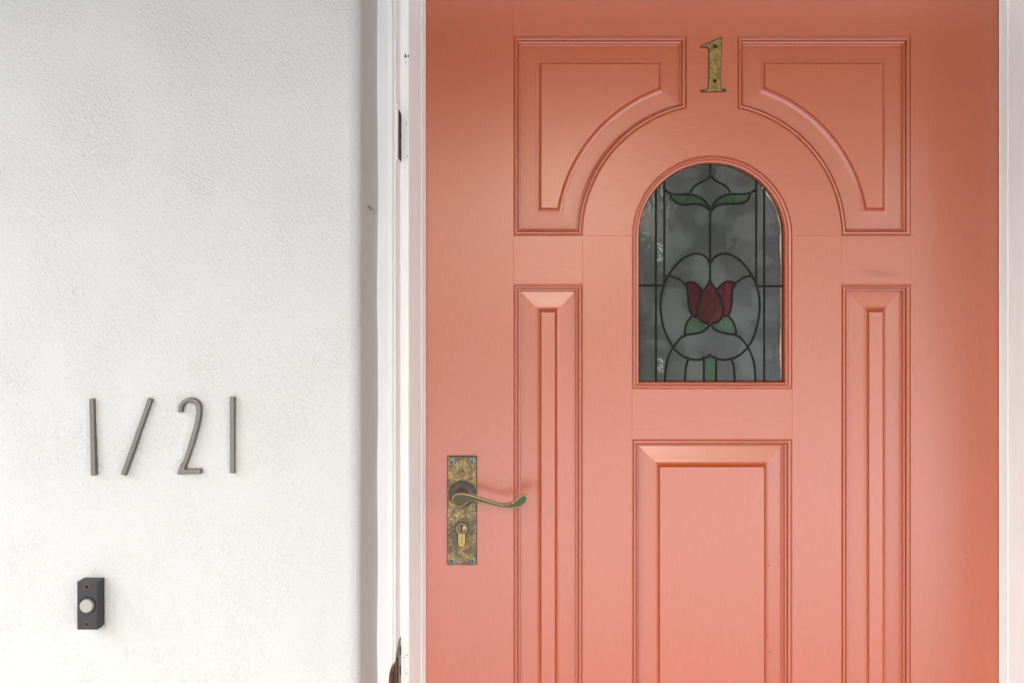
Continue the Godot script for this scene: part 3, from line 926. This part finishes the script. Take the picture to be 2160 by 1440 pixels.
func build_lock(door: Node3D) -> void:
	var lo := Q(943.5, 1190); var hi := Q(1006, 961)
	var zt := 0.0042
	var m := mat(Color.WHITE, 0.42, 0.55)
	m.albedo_texture = brass_image(160, 580, 31, [[0.5, 0.345, 0.62, 0.10, 0.9], [0.55, 0.68, 0.55, 0.15, 1.2], [0.15, 0.78, 0.5, 0.12, 0.7], [0.5, 0.0, 1.0, 0.05, 0.8], [0.5, 1.0, 0.9, 0.05, 0.7], [0.8, 0.87, 0.35, 0.05, 0.8]], 0.10, lin(0.37, 0.26, 0.10), lin(0.105, 0.078, 0.05), 0.14)
	var mb := MB.new()
	mb.uv_org = lo; mb.uv_size = hi - lo
	var mb2 := MB.new()
	plate(mb, rect(lo.x, lo.y, hi.x, hi.y), 0.0, zt, 0.0009, 2, true, false, mb2)
	var o := obj("lock_plate", mb, m, door)
	obj("plate_rim", mb2, M.tarnish, o)
	var axis := Q(975, 1040)
	mb = MB.new()
	lathe(mb, axis, [Vector2(0.0195, zt - 0.0005), Vector2(0.019, zt + 0.0008), Vector2(0.0165, zt + 0.0035), Vector2(0.0135, zt + 0.0062), Vector2(0.0105, zt + 0.0078), Vector2(0.0098, zt + 0.0085), Vector2(0.0092, zt + 0.0125), Vector2(0.0078, zt + 0.014), Vector2(0.0072, zt + 0.03), Vector2(0.0076, 0.0475)], 48)
	obj("rose", mb, M.rose, o)
	# lever: its outline as seen from the front, 9 mm thick
	var pts := smooth_path(vecs([262, 612, 272, 580, 300, 556, 340, 547, 400, 549, 500, 573, 600, 606, 700, 638, 790, 660, 850, 660, 905, 638, 950, 600, 985, 569, 1020, 558, 1050, 572, 1060, 605, 1040, 648, 1005, 678, 950, 699, 880, 706, 800, 702, 700, 681, 600, 654, 520, 634, 470, 632, 425, 650, 385, 680, 345, 692, 305, 685, 275, 655, 262, 612]), 4)
	var outl := PackedVector2Array()
	for q in pts:
		outl.append(Q(900.0 + q.x / 4.965, 930.0 + q.y / 4.965, 0.052))
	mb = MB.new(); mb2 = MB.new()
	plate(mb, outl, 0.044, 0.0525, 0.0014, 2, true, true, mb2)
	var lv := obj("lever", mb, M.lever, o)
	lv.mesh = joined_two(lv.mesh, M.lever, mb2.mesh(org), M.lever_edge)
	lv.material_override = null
	# lock cylinder
	var cc := Q(974.3, 1113.4); var r := 13.0 * S
	var key := PackedVector2Array()
	var hw := 7.6 * S; var low := Q(0, 1144).y
	for i in 33:
		var a := lerpf(-PI / 2 + asin(hw / r), 1.5 * PI - asin(hw / r), i / 32.0)
		key.append(cc + Vector2.from_angle(a) * r)
	for i in 13:
		key.append(Vector2(cc.x, low) + Vector2.from_angle(PI + PI * i / 12.0) * hw)
	var grown := Geometry2D.offset_polygon(key, 0.0009, Geometry2D.JOIN_ROUND)[0]
	mb = MB.new()
	plate(mb, grown, zt - 0.002, zt + 0.00015, 0.0001, 1, true, false)
	obj("cylinder_gap", mb, M.hole, o)
	mb = MB.new()
	plate(mb, key, zt - 0.002, zt + 0.0012, 0.0003, 1, true, false)
	obj("lock_cylinder", mb, M.gold, o)
	mb = MB.new()
	lathe(mb, cc, [Vector2(r * 0.98, zt + 0.0012), Vector2(r * 0.95, zt + 0.0018), Vector2(r * 0.86, zt + 0.0020), Vector2(r * 0.82, zt + 0.0016), Vector2(r * 0.76, zt + 0.0016), Vector2(r * 0.74, zt + 0.0020), Vector2(0, zt + 0.0021)], 36)
	obj("lock_barrel", mb, M.cylinder, o)
	mb = MB.new()
	var kp := smooth_path(vecs([972.5, 1108.5, 974.2, 1106.2, 975.2, 1108.5, 974.0, 1111.5, 973.2, 1113.5, 974.4, 1116, 974.2, 1118.5]), 5)
	for i in kp.size():
		kp[i] = Q(kp[i].x, kp[i].y)
	for pl in Geometry2D.offset_polyline(kp, 0.00075, Geometry2D.JOIN_ROUND, Geometry2D.END_ROUND):
		plate(mb, pl, zt + 0.0018, zt + 0.00225, 0.00005, 1, true, false)
	obj("keyhole", mb, M.hole, o)
	# worn stamping on the lower half of the cylinder
	mb = MB.new()
	for k in 5:
		var a := Q(972.8 + (k % 2) * 0.8, 1130.5 + k * 3.0); var b := Q(975.6 - (k % 2) * 0.7, 1132.0 + k * 3.0)
		plate(mb, rect(minf(a.x, b.x), minf(a.y, b.y), maxf(a.x, b.x), maxf(a.y, b.y)), zt + 0.001, zt + 0.00125, 0.00003, 1, true, false)
	obj("worn_stamp", mb, M.tarnish, o)
	var turn := 0.5
	for s in [[953, 972.5], [995.5, 972], [953.5, 1181], [997, 1180.5]]:
		cross_head(o, Q(s[0], s[1]), zt, 6.4 * S, turn)
		turn += 0.37

func build_door_number(door: Node3D) -> void:
	var raw := vecs([822, 222, 455, 385, 462, 412, 545, 408, 580, 420, 598, 455, 596, 700, 594, 1060, 580, 1098, 545, 1113, 465, 1125, 462, 1165, 680, 1158, 892, 1148, 895, 1108, 845, 1103, 812, 1090, 803, 1060, 806, 700, 818, 430])
	var out := PackedVector2Array()
	for q in raw:
		out.append(Q(1420.0 + q.x / 8.0, 50.0 + q.y / 8.0))
	var lo := Q(1420.0 + 455 / 8.0, 50.0 + 1165 / 8.0); var hi := Q(1420.0 + 895 / 8.0, 50.0 + 222 / 8.0)
	var m := mat(Color.WHITE, 0.5, 0.5)
	m.albedo_texture = brass_image(160, 340, 47, [[0.1, 0.1, 0.5, 0.11, 1.5], [0.55, 0.02, 0.42, 0.06, 1.3], [0.05, 0.98, 0.28, 0.06, 1.6], [0.97, 0.95, 0.24, 0.06, 1.6]], 0.85, lin(0.32, 0.21, 0.06), lin(0.06, 0.042, 0.022), 0.15)
	var mb := MB.new(); mb.uv_org = lo; mb.uv_size = hi - lo
	var mb2 := MB.new()
	plate(mb, out, 0.0, 0.0030, 0.0008, 1, true, false, mb2)
	var o := obj("number_one", mb, m, door)
	o.set_meta("label", "speckled brass numeral 1 screwed to the top of the door")
	obj("dark_rim", mb2, M.tarnish, o)
	for s in [[706, 393], [700, 972]]:
		var at := Q(1420.0 + s[0] / 8.0, 50.0 + s[1] / 8.0)
		mb = MB.new()
		lathe(mb, at, [Vector2(0.0034, 0.0028), Vector2(0.0032, 0.0034), Vector2(0.0018, 0.0033), Vector2(0.0016, 0.0031)], 20)
		var sc := obj("screw", mb, M.tarnish, o)
		mb = MB.new()
		face(mb, disc(at, 0.0018, 14), 0.00325, Vector3.BACK)
		sc.mesh = joined_two(sc.mesh, M.tarnish, mb.mesh(org), M.hole)
		sc.material_override = null

func build_numbers() -> void:
	var z := ZW
	var chars := [
		["numeral_one", "first brushed steel numeral 1 on the white wall, left of the slash", [191.6, 841, 195.4, 1003]],
		["slash", "leaning brushed steel slash between the wall's numerals 1 and 2", [315.5, 841, 257.8, 1002]],
		["numeral_two", "brushed steel numeral 2 with a hooked top on the white wall", [379.3, 869.5, 379.3, 860, 384, 850.5, 393, 844.5, 402, 843.5, 411, 847, 417, 855, 418, 865, 415.5, 888, 409, 912, 400, 943, 390, 972, 379.5, 995]],
		["numeral_one", "last brushed steel numeral 1 on the white wall, right of the numeral 2", [488.4, 837, 488.6, 998]]]
	for c in chars:
		var path := smooth_path(vecs(c[2]), 6)
		var w := PackedVector2Array()
		for q in path:
			w.append(Q(q.x, q.y, z + 0.006))
		var t := thing(c[0], c[1], "numeral" if c[0] != "slash" else "slash sign", Vector3(w[0].x, w[w.size() - 1].y, z), "house number on the wall")
		var poly: PackedVector2Array = Geometry2D.offset_polyline(w, 0.0026, Geometry2D.JOIN_ROUND, Geometry2D.END_BUTT)[0]
		if c[0] == "numeral_two":
			var foot := PackedVector2Array([Q(373.5, 1000.5, z + 0.006), Q(423, 999, z + 0.006), Q(423, 988.5, z + 0.006), Q(376, 990, z + 0.006)])
			poly = Geometry2D.merge_polygons(poly, foot)[0]
			var sharp := PackedVector2Array([Q(372.5, 1000.6, z + 0.006), Q(390, 1000, z + 0.006), Q(388, 978, z + 0.006), Q(380, 978, z + 0.006)])
			poly = Geometry2D.merge_polygons(poly, sharp)[0]
		var mb := MB.new()
		plate(mb, poly, z - 0.001, z + 0.0065, 0.0011, 2, true, false)
		obj("bar", mb, M.steel, t)

func build_bell() -> void:
	var zb := ZW + 0.0175
	var a := P(161.3, 1328, zb); var b := P(204.5, 1226.5, zb)
	var t := thing("doorbell", "small black box doorbell push with a round cream button and rusty screws", "doorbell", Vector3((a.x + b.x) / 2, a.y, ZW))
	var mb := MB.new()
	# the housing widens a little to the wall
	plate(mb, rect(a.x, a.y, b.x, b.y), ZW - 0.002, zb, 0.0009, 3, true, false)
	obj("housing", mb, M.black_plastic, t)
	var c := Q(181.2, 1278, zb + 0.003)
	mb = MB.new()
	lathe(mb, c, [Vector2(0.0098, zb - 0.0002), Vector2(0.0096, zb + 0.0005), Vector2(0.0088, zb + 0.0003), Vector2(0.0083, zb - 0.0002)], 40)
	obj("button_collar", mb, M.black_plastic, t)
	mb = MB.new()
	lathe(mb, c, [Vector2(0.0076, zb - 0.001), Vector2(0.0075, zb + 0.0030), Vector2(0.0073, zb + 0.0037), Vector2(0.0070, zb + 0.0039), Vector2(0.0055, zb + 0.0038), Vector2(0, zb + 0.0036)], 40)
	obj("button", mb, M.button, t)
	for s in [[182, 1237.2], [183, 1316.3]]:
		var q := Q(s[0], s[1], zb)
		mb = MB.new()
		var ring := disc(q + Vector2(0, -0.0003), 0.0048, 24, 0.0054)
		for i in 24:
			var u := ring[i]; var v := ring[(i + 1) % 24]
			mb.col = Color(0.085, 0.068, 0.052); mb.put(Vector3(q.x, q.y, zb + 0.00008), Vector3.BACK)
			mb.col = Color(0.019, 0.019, 0.02); mb.put(Vector3(v.x, v.y, zb + 0.00008), Vector3.BACK); mb.put(Vector3(u.x, u.y, zb + 0.00008), Vector3.BACK)
		obj("rust_stain", mb, M.stain, t)
		mb = MB.new()
		lathe(mb, q, [Vector2(0.0036, zb + 0.0001), Vector2(0.0031, zb + 0.0003), Vector2(0.0024, zb + 0.0002), Vector2(0.0020, zb + 0.0001)], 20)
		var o := obj("screw", mb, M.rust, t)
		mb = MB.new()
		face(mb, disc(q, 0.0022, 14), zb + 0.00015, Vector3.BACK)
		o.mesh = joined_two(o.mesh, M.rust, mb.mesh(org), M.hole)
		o.material_override = null
	mb = MB.new()
	var e := Q(219, 1320, ZW + 0.001)
	plate(mb, disc(e, 0.0016, 12, 0.0022), ZW - 0.001, ZW + 0.004, 0.0012, 3, true, false)
	obj("sealant_blob", mb, M.putty, t)
